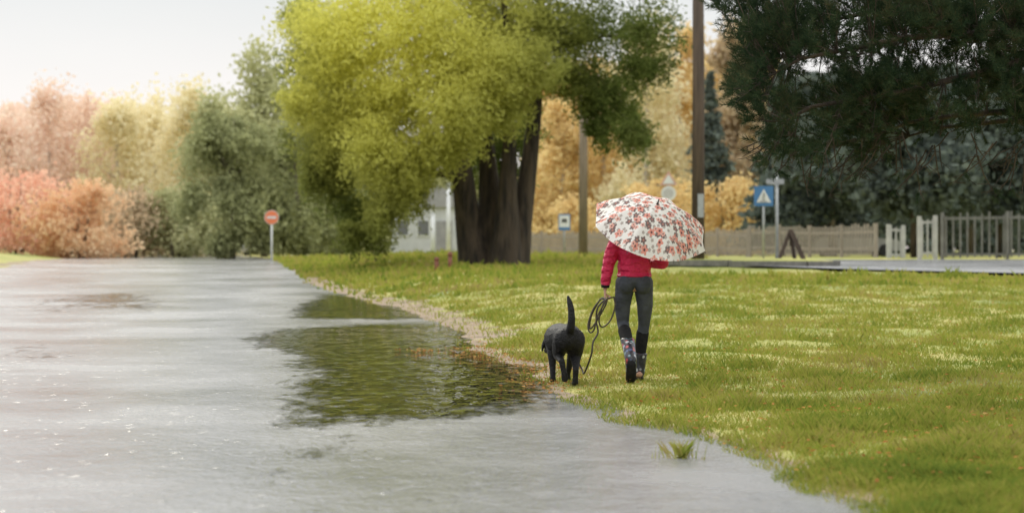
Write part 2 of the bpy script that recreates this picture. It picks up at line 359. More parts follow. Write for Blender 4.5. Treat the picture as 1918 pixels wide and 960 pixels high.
for i,(px,py,r,*dd) in enumerate(bl+fr):
    d=dd[0] if dd else random.uniform(-3.,3.); r_=r/62.2
    p=rel(W(px,py,T+d)); nn=int(2200*(r_**2)*(.4 if py<-50 else 1))+900
    sub=int(34+r_*80)
    cs.append(clumps(p,(r_*1.08,r_*1.2,r_*.9),nn,sub,.8,.19/max(.7,r_)**.7*.95,.2,1.15))
    if r<90 and py>150 and d<3.5:
        for q in range(6):
            o=rel(W(px+random.uniform(-r,r),py+r*random.uniform(.5,1.12),T+d+random.uniform(-.5,.5)))
            cs.append(rng.normal(size=(90,3))*np.array([.13,.13,.24])+np.array(o))
cs=np.concatenate(cs)
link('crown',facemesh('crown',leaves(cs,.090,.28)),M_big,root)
# ---------------------------------------------------------------- other trees
LC={}
def LM(key,cols,tr=.4,dark=.08): LC[key]=leafmat('leaves_'+key,cols,.35,tr,dark=dark)  # far leaf colours are paled, so the mist is painted into them
LM('pink',[(.82,.64,.54),(.88,.72,.61),(.91,.79,.69)],.48,0)  # autumn pink, with the pink flare wash painted in as well
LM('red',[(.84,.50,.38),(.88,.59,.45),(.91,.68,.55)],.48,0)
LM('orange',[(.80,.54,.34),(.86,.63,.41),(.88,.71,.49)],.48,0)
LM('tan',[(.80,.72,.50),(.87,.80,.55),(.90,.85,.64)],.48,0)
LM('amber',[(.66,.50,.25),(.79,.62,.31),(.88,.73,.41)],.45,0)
LM('olive',[(.42,.43,.24),(.52,.53,.29),(.62,.63,.38)],.45,0)
LM('green',[(.27,.29,.15),(.36,.38,.19),(.45,.47,.25)],.42,.03)
LM('dark',[(.10,.13,.115),(.145,.175,.155),(.20,.235,.20)],.35,.1)
LM('brown',[(.50,.40,.28),(.62,.50,.34),(.70,.58,.40)],.42,.03)
def tree(px,Y,wpx,top,key,shape,label,n=5000,low=.12,name='tree',bark=None,size=.2):
    x=X(px,Y); z0=ground(x,Y); z1=W(px,top,Y).z; h=z1-z0; r=wpx/F*Y/2
    t=empty(name,(x,Y,z0),label=label,cat='bush' if 'bush' in name else 'tree')
    st=MB(); lean=random.uniform(-.3,.3)
    nst=3 if 'bush' in name else 1
    for k in range(nst):
        o=(k-(nst-1)/2)*.3
        st.tube([(o,0,-.1),(o*1.5+lean*.3,0,h*.35),(o*2+lean,.1,h*.7),(o*2+lean,.1,h*.93)],[h*.016+.05,h*.012+.03,h*.007+.015,.01],7)
    cc=[]
    if shape=='round':
        K=34
        for k in range(K):
            u=random.random(); zz=h*(low+(1-low)*(.06+.84*u)); rr=r*math.sin(math.pi*min(.93,.2+.7*u))**.6
            a=random.random()*6.28; q=rr*.95*random.random()**.5
            cr=rr*random.uniform(.2,.5)+.1
            cc.append(clumps((q*math.cos(a)+lean*.5,q*math.sin(a),zz),(cr,cr,cr*.9),n//K,26,.9,.34))
            if k%4==0: st.tube([(lean*.6,0,zz*.75),(q*math.cos(a),q*math.sin(a),zz)],[h*.006+.01,.01],5)
    elif shape=='column':
        K=56
        for k in range(K):
            u=random.random(); zz=h*(low+(1-low)*u*.97); rr=r*(1-u**2.2*.8)*(.8+.2*min(1,u*5))
            a=random.random()*6.28; q=rr*random.random()**.6
            cr=r*random.uniform(.15,.42)
            cc.append(clumps((q*math.cos(a)+lean*u,q*math.sin(a),zz),(cr,cr,cr*1.2),n//K,16,1,.34))
            if k%5==0: st.tube([(lean*.6,0,zz*.8),(q*math.cos(a),q*math.sin(a),zz)],[h*.004+.01,.01],5)
    else:
        for k in range(20):
            u=(k+random.random()*.5)/20; zz=h*(low+(1-low)*u); rr=r*(1-u)*random.uniform(.8,1.1)+.1
            cc.append(clumps((0,0,zz),(rr,rr,h*.025),int(n/20*(1.6-1.2*u)),22,1))
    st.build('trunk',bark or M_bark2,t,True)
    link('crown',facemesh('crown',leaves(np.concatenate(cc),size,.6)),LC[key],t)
    return t
for a in [
 (10,132,210,235,'pink','column','haze tinted autumn birch cut by the left edge of the photo'),
 (95,136,220,178,'pink','column','tall rosy autumn birch second from the left edge'),
 (170,140,200,190,'pink','column','slim rosy tan birch behind the orange bush'),
 (225,134,200,190,'tan','column','tan birch with a pale trunk right of the rosy birches'),
 (295,138,210,185,'tan','column','yellow tan birch midway between left edge and no entry sign'),
 (350,131,190,175,'tan','column','yellowish birch just left of the tall olive tree'),
 (405,128,170,185,'olive','column','olive birch behind the rounded green tree')]:
    tree(*a,n=7500,low=.04,name='birch_tree',bark=M_birch,size=.17)
tree(30,112,230,330,'red','round','low red orange autumn bush at the far left roadside',name='autumn_bush',n=6500,low=0,size=.14)
tree(145,110,190,345,'orange','round','low orange autumn bush where the left verge ends',name='autumn_bush',n=6500,low=0,size=.14)
tree(245,118,200,360,'brown','round','low brown shrub right of the orange bush on the left',name='bush',n=5500,low=0,size=.15)
tree(335,118,180,350,'olive','round','low olive shrub left of the rounded green tree',name='bush',n=5500,low=0,size=.15)
tree(495,124,210,108,'olive','column','tall olive tree rising behind the no entry sign',n=11000,low=.1)
tree(435,104,180,205,'green','round','rounded green tree left of the no entry sign',n=11000,low=.02,size=.15)
tree(560,108,200,225,'green','round','broad green tree right of the no entry sign',n=11000,low=.02,size=.15)
tree(640,116,120,330,'green','round','green tree behind the drooping branch of the big pine',n=4000,low=.02)
tree(690,150,140,420,'olive','round','small hedge like tree left of the pale house',n=3000,low=0)
for a in [
 (1050,128,170,190,'amber','column','amber birch just right of the big pine trunk'),
 (1130,132,200,120,'amber','column','amber birch behind the far utility pole'),
 (1210,126,200,50,'tan','column','pale yellow birch above the umbrella'),
 (1275,134,190,40,'amber','column','golden birch left of the near utility pole')]:
    tree(*a,n=11000,low=.04,name='birch_tree',bark=M_birch,size=.17)
tree(1372,125,180,50,'brown','column','brown leaved tree right of the near utility pole',n=11000,low=.04)
tree(1240,112,160,330,'amber','round','amber bush behind the umbrella',name='autumn_bush',n=4000,low=0,size=.14)
tree(1375,108,150,325,'amber','round','amber bush left of the pedestrian crossing sign',name='autumn_bush',n=5000,low=0,size=.14)
tree(1080,114,150,370,'amber','round','amber bush behind the bus stop sign',name='autumn_bush',n=4000,low=0,size=.14)
tree(1330,118,110,130,'dark','spruce','thin dark spruce behind the near utility pole',name='spruce_tree',n=5000,low=.15)
tree(1465,100,170,120,'dark','spruce','dark spruce behind the pedestrian crossing sign',name='spruce_tree',n=8000,low=.05)
tree(1560,96,230,190,'dark','round','dark round tree right of the pedestrian crossing sign',n=9000,low=.08)
tree(1712,84,210,180,'dark','round','dark tree with a bare trunk between the white fence posts',n=10000,low=.3,bark=M_bark)
tree(1765,98,190,160,'dark','round','dark tree behind the white gate posts',n=8000,low=.25,bark=M_bark)
tree(1870,88,240,190,'dark','round','dark tree behind the fence at the right edge',n=10000,low=.25,bark=M_bark)
tree(1640,120,200,200,'dark','round','dark tree farther back between two dark trees',n=8000,low=.05)
tree(1820,125,260,160,'dark','round','farthest dark tree behind the right fence',n=8000,low=.05)
tree(1960,110,240,160,'dark','round','dark tree past the right edge behind the fence',n=6000,low=.05)
def wood(px0,px1,Y,t0,t1,key,n,label):
    c=np.zeros((n,3)); px=rng.uniform(px0,px1,n); y=Y+rng.uniform(-6,8,n)
    c[:,0]=(px-959)/F*y; c[:,1]=y
    for i in range(n):
        tp=t0+(t1-t0)*(px[i]-px0)/(px1-px0)+38*mnoise.noise(Vector((px[i]*.02,0,Y)))+18*mnoise.noise(Vector((px[i]*.09,3,Y)))
        ztop=H+(HY-tp)/F*y[i]; c[i,2]=.6+(ztop-.6)*random.random()**.8
    tag(link('distant_wood',facemesh('distant_wood',leaves(c,.42,.7)),LC[key]),label,'wood',kind='stuff')
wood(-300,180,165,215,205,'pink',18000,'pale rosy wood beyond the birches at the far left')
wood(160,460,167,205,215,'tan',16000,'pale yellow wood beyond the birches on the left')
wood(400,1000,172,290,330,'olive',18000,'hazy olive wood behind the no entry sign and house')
wood(980,1460,168,130,120,'amber',28000,'amber wood behind the wooden fence')
wood(1440,2200,150,150,100,'dark',30000,'dark wood behind the white fence')
# ---------------------------------------------------------------- near pine at upper right
M_need=leafmat('pine_needles',[(.018,.034,.020),(.036,.062,.034),(.066,.095,.045),(.13,.11,.06)],4,.2,dark=.25)
PX,PY=4.9,15.2; pz=ground(PX,PY)
pine=empty('pine_tree',(PX,PY,pz),label='dark needled pine whose branches hang in from the upper right',cat='tree')
def pr(p): return Vector(p)-Vector((PX,PY,pz))
tb=MB(); tb.tube([(0,0,-.1),(.02,0,1.5),(-.03,.05,3.5),(0,.1,6.2)],[.24,.19,.15,.06],14); tb.build('trunk',M_bark,pine,True)
poly=[(1330,-200),(1332,0),(1345,60),(1382,90),(1400,112),(1378,130),(1372,190),(1400,215),(1412,262),(1435,306),(1475,312),(1500,285),(1545,300),(1575,262),(1610,285),(1660,290),(1700,262),(1760,270),(1800,225),(1850,250),(1900,228),(1960,250),(2100,240),(2120,-200)]
def inside(x,y):
    c=False; n=len(poly); j=n-1
    for i in range(n):
        xi,yi=poly[i]; xj,yj=poly[j]
        if (yi>y)!=(yj>y) and x<(xj-xi)*(y-yi)/(yj-yi)+xi: c=not c
        j=i
    return c
limbdef=[[(2100,40),(1900,120),(1700,170),(1520,200),(1450,240)],[(2100,150),(1950,205),(1800,215),(1700,230),(1620,262)],[(2100,-60),(1850,-30),(1600,30),(1440,60)],[(2100,80),(1900,60),(1700,70),(1500,110),(1430,150)],[(2100,-160),(1800,-150),(1500,-120),(1380,-100)],[(2100,190),(1980,230),(1900,225),(1750,240),(1680,262)]]
bm_=[];LP=[]
for i,l in enumerate(limbdef):
    d=(i%3-1)*.7+.1
    pts=[pr(W(a,b,PY+d*min(1,(2100-a)/300)+random.uniform(-.1,.1))) for a,b in l]
    tz=pts[0].z; pts=[Vector((0,0,tz+.1))]+pts
    rad=list(np.linspace(.045,.006,len(pts))); bb=MB(); bb.tube(pts,rad,7)
    bm_.append((bb,pts)); LP.append(pts)
TPL=[]
for q in range(10):
    n=64; t=rng.random(n)*.11; th=rng.random(n)*6.283; sp=rng.uniform(.5,1,n)
    base=np.stack([0*t,0*t,t],1); dr=np.stack([np.cos(th)*sp,np.sin(th)*sp,1.1-sp*.5],1); dr/=np.linalg.norm(dr,axis=1,keepdims=True)
    s=np.cross(dr,rng.normal(size=(n,3))); s/=np.linalg.norm(s,axis=1,keepdims=True); s*=.0020
    ln=rng.uniform(.035,.065,n)[:,None]
    TPL.append(np.stack([base-s,base+s,base+dr*ln],1))
need=[];twigs=MB()
def shoot(p,d,k=1.):
    R=np.array(Vector(d).to_track_quat('Z','Y').to_matrix())
    need.append((random.choice(TPL)*k)@R.T+np.array(p))
cnt=0
cand=[(i,j,a.lerp(b,t)) for i,pts in enumerate(LP) for j,(a,b) in enumerate(zip(pts[:-1],pts[1:])) for t in (0,.33,.66)]
while cnt<680:
    px=random.uniform(1325,2110); py=random.uniform(-200,315)
    if not inside(px,py): continue
    if (py<-20 or px>1960) and random.random()<.65: continue
    if mnoise.noise(Vector((px*.011,py*.016,4)))<-.13-(.25 if py<120 else 0): continue
    if py>200 and random.random()<.3: continue
    tgt=pr(W(px,py,PY+random.uniform(-1.0,1.2)))
    best=None;bd=1e9
    for i,j,q in cand:
        dd=(q-tgt).length + (0 if q.x>tgt.x else .25)
        if .12<dd<bd: bd=dd;best=q
    q=best; mid=q.lerp(tgt,.5)+Vector((0,0,-.04+random.uniform(-.05,.05)))
    twigs.tube([q,mid,tgt],[.006,.004,.002],4); cnt+=1
    dirv=(tgt-mid).normalized()
    shoot(tgt,dirv+Vector((0,0,.25)),1.1)
    for k in range(10):
        t=.2+.8*random.random(); p=(mid.lerp(tgt,(t-.5)*2) if t>.5 else q.lerp(mid,t*2))
        sd=(dirv+Vector((random.gauss(0,.7),random.gauss(0,.7),random.gauss(0,.6)+.1))).normalized()
        e=p+sd*random.uniform(.03,.13); shoot(e,sd+Vector((0,0,.3)),random.uniform(.8,1.1))
        if k<4: twigs.tube([p,e],[.003,.002],4)
for k in range(60):
    px=random.uniform(1440,1930); y0=random.uniform(245,295); Yd=PY+random.uniform(-.6,.6)
    if k<3: px=(1650,1655,1470)[k]
    dx=random.uniform(-60,30); ln=random.uniform(25,80)
    if k==0: dx,ln=-50,70
    P=[W(px,y0,Yd),W(px+dx*.4,y0+ln*.55,Yd),W(px+dx*.75,y0+ln*.8,Yd+.05),W(px+dx,y0+ln,Yd)]
    P=[pr(p) for p in P]; twigs.tube(P,[.006,.005,.004,.002],5)
    for q in range(3):
        s=P[1].lerp(P[3],random.random()); twigs.tube([s,s+Vector((random.uniform(-.1,.1),random.uniform(-.05,.05),random.uniform(-.08,.02)))],[.003,.002],4)
    if k in (0,2) or k%4==1:
        for q in range(4 if k in(0,2) else 2): shoot(P[3]+Vector((random.uniform(-.03,.03),0,random.uniform(0,.03))),Vector((random.uniform(-1,1),random.uniform(-.5,.5),-.4)),.75)
for bb,_ in bm_: bb.build('branch',M_bark,pine,True)
twigs.build('twigs',M_bark,pine)
link('crown',facemesh('crown',np.concatenate(need)),M_need,pine)
# ---------------------------------------------------------------- poles and signs
M_wood=pmat('pole_wood',(.11,.078,.055),(.055,.04,.03),.85,3,.5,10,(4,4,.3))
M_wood2=pmat('hazy_pole_wood',(.24,.19,.14),(.15,.12,.085),.85,3,.5,10,(4,4,.3))  # lighter pole wood with haze painted in for the far pole
M_white=pmat('white_paint',(.72,.74,.75),(.6,.62,.64),.4,3)
M_steel=pmat('galvanised_steel',(.42,.44,.45),(.3,.32,.33),.45,5,metal=.4)
M_blue=pmat('sign_blue',(.06,.19,.42),(.05,.17,.38),.35,3)
M_red=pmat('sign_red',(.80,.22,.09),(.72,.19,.08),.35,3)
M_black=pmat('sign_black',(.02,.02,.02),None,.5)
def upole(px,Y,r,h,label,mat):
    x=X(px,Y); z=ground(x,Y); t=empty('utility_pole',(x,Y,z),label=label,cat='pole')
    MB().tube([(0,0,-.2),(.02,0,h*.5),(0,0,h)],[r,r*.92,r*.8],14).build('post',mat,t,True)
    MB().box((0,-r-.03,h-.5),(1.6,.1,.12)).build('crossarm',mat,t)
    for k in(-.7,.7,.0): MB().tube([(k,-r-.03,h-.44),(k,-r-.03,h-.36),(k,-r-.03,h-.28)],[.03,.05,.03],8).build('insulator',M_white,t,True)
    return t
p1=upole(1307,53,.175,9.3,'thick dark brown wooden utility pole behind the umbrella',M_wood)
z=W(0,385,53).z-p1.location.z
MB().box((.06,-.2,z),(.16,.03,.62)).build('notice',M_steel,p1)
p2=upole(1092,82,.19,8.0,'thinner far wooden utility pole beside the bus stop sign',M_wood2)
def disc(mb,z,r,y0,y1,seg=28): return mb.poly([(r*math.cos(2*math.pi*k/seg),z+r*math.sin(2*math.pi*k/seg)) for k in range(seg)],y0,y1)
Y=86;x=X(509,Y);z=Rz(Y); s=empty('road_sign',(x,Y,z),label='round no entry sign on a white post at the road edge',cat='sign')
MB().tube([(0,0,-.1),(0,0,2.2)],.045,10).build('post',M_white,s,True)
cz=W(0,407,Y).z-z
disc(MB(),cz,.31,-.06,-.05).build('rim',M_white,s); d_=disc(MB(),cz,.285,-.075,-.062).build('disc',M_red,s)
MB().box((0,-.082,cz),(.40,.01,.10)).build('bar',M_white,d_)
Y=68;x=X(1430,Y);z=ground(x,Y); s=empty('road_sign',(x,Y,z),label='blue square pedestrian crossing sign with white triangle',cat='sign')
MB().tube([(0,0,-.1),(0,0,W(0,350,Y).z-z)],.04,10).build('post',M_steel,s,True)
cz=W(0,367,Y).z-z
p=MB().box((0,-.06,cz),(.66,.02,.68)).build('panel',M_blue,s)
q=MB().poly([(-.25,cz-.22),(.25,cz-.22),(0,cz+.24)],-.082,-.074).build('triangle',M_white,p)
w=MB(); disc(w,cz+.07,.028,-.092,-.086,12)
for a,b in [((0,.04),(-.01,-.06)),((-.01,-.06),(-.06,-.17)),((-.01,-.06),(.05,-.17)),((0,.02),(.06,-.03)),((0,.02),(-.06,-.04)),((-.14,-.19),(.14,-.19))]:
    w.bar((a[0],-.089,cz+a[1]),(b[0],-.089,cz+b[1]),.028,.006)
w.build('walking_figure',M_black,p)
Y=62;x=X(1455,Y);z=ground(x,Y); s=empty('sign_post',(x,Y,z),label='tall pale post with a small plate on top beside the crossing sign',cat='post')
MB().tube([(0,0,-.1),(0,0,W(0,325,Y).z-z)],.05,10).build('post',M_steel,s,True)
MB().box((-.06,-.08,W(0,340,Y).z-z),(.55,.03,.16)).build('plate',M_steel,s)
Y=78;x=X(1252,Y);z=ground(x,Y); s=empty('road_sign',(x,Y,z),label='red edged white triangular warning sign above a round sign behind the umbrella',cat='sign')
MB().tube([(0,0,-.1),(0,0,W(0,330,Y).z-z)],.045,10).build('post',M_steel,s,True)
a=W(0,347,Y).z-z;b=W(0,323,Y).z-z
t_=MB().poly([(-.34,a),(.34,a),(0,b+.06)],-.07,-.055).build('triangle_plate',pmat('sign_faded_red',(.62,.34,.30)),s)
MB().poly([(-.24,a+.055),(.24,a+.055),(0,b-.07)],-.08,-.073).build('inner_panel',M_white,t_)
r_=disc(MB(),W(0,362,Y).z-z,.29,-.07,-.055).build('round_plate',M_white,s)
disc(MB(),W(0,362,Y).z-z,.2,-.08,-.073).build('inner_disc',pmat('sign_grey',(.55,.55,.56)),r_)
Y=88;x=X(1057,Y);z=ground(x,Y); s=empty('bus_stop_sign',(x,Y,z),label='small white and blue bus stop sign left of the far utility pole',cat='sign')
MB().tube([(0,0,-.1),(0,0,W(0,402,Y).z-z)],.035,10).build('post',M_steel,s,True)
cz=W(0,416,Y).z-z
p=MB().box((0,-.05,cz),(.52,.02,.72)).build('panel',M_blue,s); MB().box((0,-.066,cz+.04),(.44,.008,.52)).build('white_field',M_white,p)
bs=MB(); bs.box((0,-.074,cz+.08),(.22,.006,.13)).box((-.07,-.074,cz-.01),(.05,.006,.05)).box((.07,-.074,cz-.01),(.05,.006,.05)); bs.build('bus_symbol',M_black,p)
for px,top,Y,lb in ((840,345,96,'tall white post just left of the pine trunk'),(811,396,92,'short white post in front of the pale house')):
    x=X(px,Y); z=ground(x,Y); t=empty('white_post',(x,Y,z),label=lb,cat='post')
    hh=W(0,top,Y).z-z; MB().tube([(0,0,-.1),(0,0,hh)],[.11,.09],10).build('post',M_white,t,True); MB().box((0,0,hh+.03),(.26,.26,.06)).build('cap',M_white,t)
Y=57; x=X(1482,Y); z=ground(x,Y); t=empty('wooden_brace',(x,Y,z),label='brown wooden A shaped brace standing by the side street',cat='brace')
h=W(0,430,Y).z-z
MB().bar((-.42,0,-.05),(-.02,0,h),.1).build('leg',M_wood,t); MB().bar((.42,-.12,-.05),(-.04,-.12,h),.12).build('leg',M_wood,t)
MB().bar((.2,.5,-.05),(-.0,.1,h-.1),.09).build('leg',M_wood,t)
M_rb=pmat('rusty_red_paint',(.24,.085,.045),(.12,.05,.03),.7,10,.2)
for px,h,lb in ((843,.5,'taller rusty red stub post in front of the pine trunk'),(818,.38,'shorter rusty red stub post left of the other one')):
    Y=51; x=X(px,Y); z=ground(x,Y); t=empty('stub_post',(x,Y,z),label=lb,cat='post')
    MB().tube([(0,0,-.05),(0,0,h*.8)],.055,10).build('post',M_rb,t,True); MB().tube([(0,0,h*.8),(0,0,h*.86),(0,0,h)],[.07,.07,.04],10).build('cap',M_rb,t,True)
# ---------------------------------------------------------------- fences
M_fw=pmat('fence_boards',(.36,.31,.27),(.25,.22,.19),.8,3,.3,10,(6,6,.5))
M_fg=pmat('fence_grey_white',(.19,.19,.19),(.11,.11,.11),.7,2)
M_fg2=pmat('fence_pale',(.48,.48,.48),(.36,.36,.37),.6,2)
def fence(name,label,A,B,h,nb,bw,mat,postevery,rails,gapz=.08,pw=.14):
    A=Vector(A);B=Vector(B); z0=ground(A.x,A.y); t=empty(name,(A.x,A.y,z0),label=label,cat='fence')
    npan=max(1,round((B-A).length/postevery)); ang=math.atan2(B.y-A.y,B.x-A.x)
    for k in range(npan+1):
        p=A.lerp(B,k/npan); z=ground(p.x,p.y)-z0
        MB().box((p.x-A.x,p.y-A.y,z+h*.52),(pw,pw,h*1.08),ang).build('post',mat,t)
    for k in range(npan):
        pb=MB(); p0=A.lerp(B,k/npan);p1=A.lerp(B,(k+1)/npan)
        for j in range(nb):
            q=p0.lerp(p1,(j+.5)/nb); z=ground(q.x,q.y)-z0; hh=h*(1+random.uniform(-.06,.06))
            pb.box((q.x-A.x,q.y-A.y-.03,z+gapz+(hh-gapz)/2),(bw,.025,hh-gapz),ang)
        za=ground(p0.x,p0.y)-z0; zb=ground(p1.x,p1.y)-z0
        for rz in rails: pb.bar((p0.x-A.x,p0.y-A.y+.01,za+rz*h),(p1.x-A.x,p1.y-A.y+.01,zb+rz*h),.05,.09)
        pb.build('panel',mat,t)
    return t
fence('picket_fence','weathered tan picket fence running behind the umbrella',(X(975,112),112),(X(1400,92),92),1.25,12,.13,M_fw,2.6,(.3,.8))
fence('picket_fence','grey tan picket fence behind the pedestrian crossing sign',(X(1405,91.5),91.5),(X(1640,82),82),1.35,11,.12,M_fw,2.4,(.3,.8))
fence('white_fence','tall greyish slatted fence at the right edge behind the side street',(X(1765,71),71),(X(2150,66),66),1.6,9,.06,M_fg,2.2,(.12,.92),pw=.10)
fence('white_fence','short white fence section left of the dark bare trunk',(X(1664,75),75),(X(1692,75),75),1.25,3,.06,M_fg2,.56,(.15,.9))
fence('white_fence','short white gate section right of the dark bare trunk',(X(1722,73),73),(X(1752,73),73),1.5,3,.06,M_fg2,.58,(.15,.9))
# ---------------------------------------------------------------- house and vehicles
M_wall=pmat('pale_render',(.58,.60,.62),(.5,.52,.54),.8,2); M_roof=pmat('roof_sheet',(.34,.34,.35),(.26,.26,.27),.7,3); M_glass=pmat('dark_glass',(.16,.17,.18),None,.15)
Y=116; x=X(822,Y); z=ground(x,Y); t=empty('house',(x,Y,z),label='small pale grey house half hidden left of the pine trunk',cat='house')
MB().box((0,2,1.4),(5.6,4,2.8)).build('wall',M_wall,t); MB().poly([(-3.0,2.8),(3.0,2.8),(0,4.0)],-.2,4.2).build('roof',M_roof,t)
for wx in(-2.1,-.9,1.4):
    f=MB().box((wx,-.03,1.6),(.8,.06,1.0)).build('window',M_white,t); MB().box((wx,-.07,1.6),(.62,.02,.82)).build('pane',M_glass,f)
f=MB().box((.3,-.04,1.0),(.9,.08,2.0)).build('door',M_roof,t)
M_cw=pmat('pale_car_paint',(.42,.42,.40),(.36,.36,.35),.5,3)
def car(px,Y,col,rz,label,sc=1,dz=0.):
    x=X(px,Y); z=max(ground(x,Y),Rz(Y))+dz; t=empty('parked_car',(x,Y,z),rz,label,'car')
    prof=[(-2.1,.3),(2.1,.3),(2.15,.65),(1.9,.85),(1.0,.92),(-1.9,.95),(-2.15,.7)]
    MB().poly([(a*sc,c*sc) for a,c in prof],-.85*sc,.85*sc).build('body',col,t)
    MB().poly([(a*sc,c*sc) for a,c in [(-1.7,.951),(1.0,.921),(.4,1.42),(-1.2,1.45)]],-.72*sc,.72*sc).build('window',M_glass,t)
    MB().poly([(a*sc,c*sc) for a,c in [(-1.25,1.44),(.45,1.41),(.35,1.48),(-1.15,1.5)]],-.7*sc,.7*sc).build('roof',col,t)
    for a in(-1.3,1.3):
        for c in(-.8,.8): MB().tube([(a*sc,(c-.1)*sc,.32*sc),(a*sc,(c+.1)*sc,.32*sc)],.32*sc,14).build('wheel',M_black,t)
    for c in(-.6,.6): MB().box((2.13*sc,c*sc,.62*sc),(.06,.3*sc,.14*sc)).build('headlight',M_white,t)
car(441,150,M_cw,-1.5,'tiny pale car parked beyond the far end of the road')
car(1600,97,M_cw,.1,'pale car parked behind the fence right of the crossing sign')
# ---------------------------------------------------------------- person
GX,GY=X(1188,16.35),16.35
gz=ground(GX,GY)+.002
def hand(mb,w,dr,nrm,lat,s=1.,curl=(55,105,150)):
    w=Vector(w);dr=Vector(dr).normalized();nrm=Vector(nrm).normalized();lat=Vector(lat).normalized()
    def e(p,r): mb.ell(p,r,8,6)
    for i in range(6):
        for j in(-1.5,-.5,.5,1.5): e(w+dr*(.012*i)*s+lat*j*.015*s*(.6+.08*i),.0115*s)
    for j,(o,L) in enumerate([(-.028,.85),(-.0095,.97),(.0095,1.0),(.028,.93)]):
        p=w+dr*.066*s+lat*o*s
        for seg,ang in enumerate(curl):
            a=math.radians(ang); d=dr*math.cos(a)+nrm*math.sin(a); l=(.030,.021,.017)[seg]*L*s
            for k in range(4): e(p+d*l*k/3,(.0088-.001*seg)*s)
            p=p+d*l
    p=w+dr*.018*s+lat*.022*s
    for d,l in((lat*.8+dr*.7+nrm*.3,.030),(dr*.6+nrm*.8+lat*.1,.024),(nrm*.7-lat*.6+dr*.3,.018)):
        d=d.normalized()
        for k in range(4): e(p+d*l*k/3,.0095*s)
        p=p+d*l
person=empty('person',(GX,GY,gz),label='person in red jacket, dark leggings and patterned rubber boots walking away under umbrella',cat='person')
M_skin=pmat('skin',(.55,.33,.24),(.5,.29,.21),.5,20); 
LH=(-.238,.02,.745); RH=(.095,.165,.985)
lk=[(-.074,0,.80,.084),(-.094,.055,.62,.069),(-.088,.085,.47,.051),(-.070,-.07,.35,.050),(-.052,-.27,.23,.034),(-.048,-.33,.185,.032)]
rk=[(.074,0,.80,.084),(.092,.06,.62,.069),(.088,.12,.46,.050),(.068,.13,.32,.050),(.050,.13,.12,.032),(.048,.13,.06,.034)]
body=MB()
body.chain([(0,0,.82,.12,.09,.09),(0,0,.95,.10,.075,.08),(0,0,1.10,.125,.08,.08),(0,.005,1.17,.11,.06,.05),(0,.012,1.24,.045),(0,.022,1.29,.042)])
body.chain([(p[0],p[1],p[2],p[3]-.010) for p in lk]); body.chain([(p[0],p[1],p[2],p[3]-.010) for p in rk])
body.chain([(-.046,-.325,.17,.03),(-.045,-.29,.095,.03),(-.044,-.235,.038,.028)]); body.chain([(.048,.10,.05,.03),(.050,.24,.035,.028)])
la=[(-.135,0,1.165,.05),(-.19,-.015,1.06,.042),(-.222,-.015,.94,.034),(-.236,.01,.80,.024),(LH[0],LH[1],LH[2]+.01,.018)]
ra=[(.135,0,1.165,.05),(.20,.01,1.06,.042),(.235,.03,.97,.034),(.165,.11,.965,.026),(.115,.155,.98,.019)]
body.chain(la); body.chain(ra)
body.chain([(0,.03,1.375,.072,.085,.095),(0,.055,1.335,.055,.06,.06)]); body.ell((0,.125,1.36),(.012,.018,.016)).ell((0,.105,1.325),(.022,.012,.008)).ell((-.074,.03,1.365),(.010,.02,.03)).ell((.074,.03,1.365),(.010,.02,.03))
hand(body,LH,(0,.1,-1),(.9,.3,0),(0,1,0),.92)
hand(body,(RH[0]+.012,RH[1]-.02,RH[2]),(-.5,.75,.2),(-.7,-.6,0),(0,.1,1),.92)
body.remesh('body',M_skin,person,.0055,3)
for sx in(-.028,.028): MB().ell((sx,.112,1.378),(.011,.006,.008)).build('eye',M_white,person,True)
hair=MB(); hair.chain([(0,.01,1.40,.078,.086,.085),(0,-.035,1.36,.07,.05,.08),(0,-.055,1.27,.05,.025,.05),(0,-.06,1.20,.03,.018,.04)])
hair.remesh('hair',pmat('brown_hair',(.09,.045,.02),(.05,.025,.012),.5,30),person,.008,3)
M_leg=pmat('leggings_fabric',(.066,.073,.090),(.034,.040,.052),.8,7,.8,22)
lg=MB(); lg.chain([(0,0,.90,.118,.092,.06),(0,-.006,.83,.140,.108,.08)]); lg.ell((-.066,-.045,.80),(.076,.07,.085)).ell((.066,-.045,.80),(.076,.07,.085))
lg.chain(lk[:5]); lg.chain(rk[:4]+[(.054,.13,.2,.038)]); lg.remesh('leggings',M_leg,person,.008,3)
M_blk=pmat('black_knit',(.012,.012,.014),(.02,.02,.02),.9,30,.3,80,spec=.2)
so=MB(); so.chain([(-.080,0,.41,.056),(-.069,-.09,.35,.053),(-.060,-.15,.315,.050)]); so.remesh('sock',M_blk,person,.008,2)
so=MB(); so.chain([(.077,.13,.385,.055),(.066,.13,.30,.053),(.056,.13,.20,.048)]); so.remesh('sock',M_blk,person,.008,2)
m,nt,out=newmat('red_jacket'); b=N(nt,'ShaderNodeBsdfPrincipled'); co=coord(nt)
nt.links.new(mixc(nt,noise(nt,co,9,4),(.80,.020,.11),(.50,.008,.06)),b.inputs['Base Color']); b.inputs['Roughness'].default_value=.5
wv=N(nt,'ShaderNodeTexWave'); wv.bands_direction='Z'; wv.inputs['Scale'].default_value=5.0; wv.inputs['Distortion'].default_value=2.5; wv.inputs['Detail Scale'].default_value=2; nt.links.new(co,wv.inputs['Vector'])
bn=N(nt,'ShaderNodeBump'); bn.inputs['Strength'].default_value=1.; bn.inputs['Distance'].default_value=.03
nt.links.new(math_(nt,'ADD',math_(nt,'MULTIPLY',wv.outputs['Fac'],.45),math_(nt,'MULTIPLY',noise(nt,mapping(nt,co,(1,1,1.8)),14,4,.6),1.8)),bn.inputs['Height']); nt.links.new(bn.outputs[0],b.inputs['Normal']); nt.links.new(b.outputs[0],out.inputs[0])
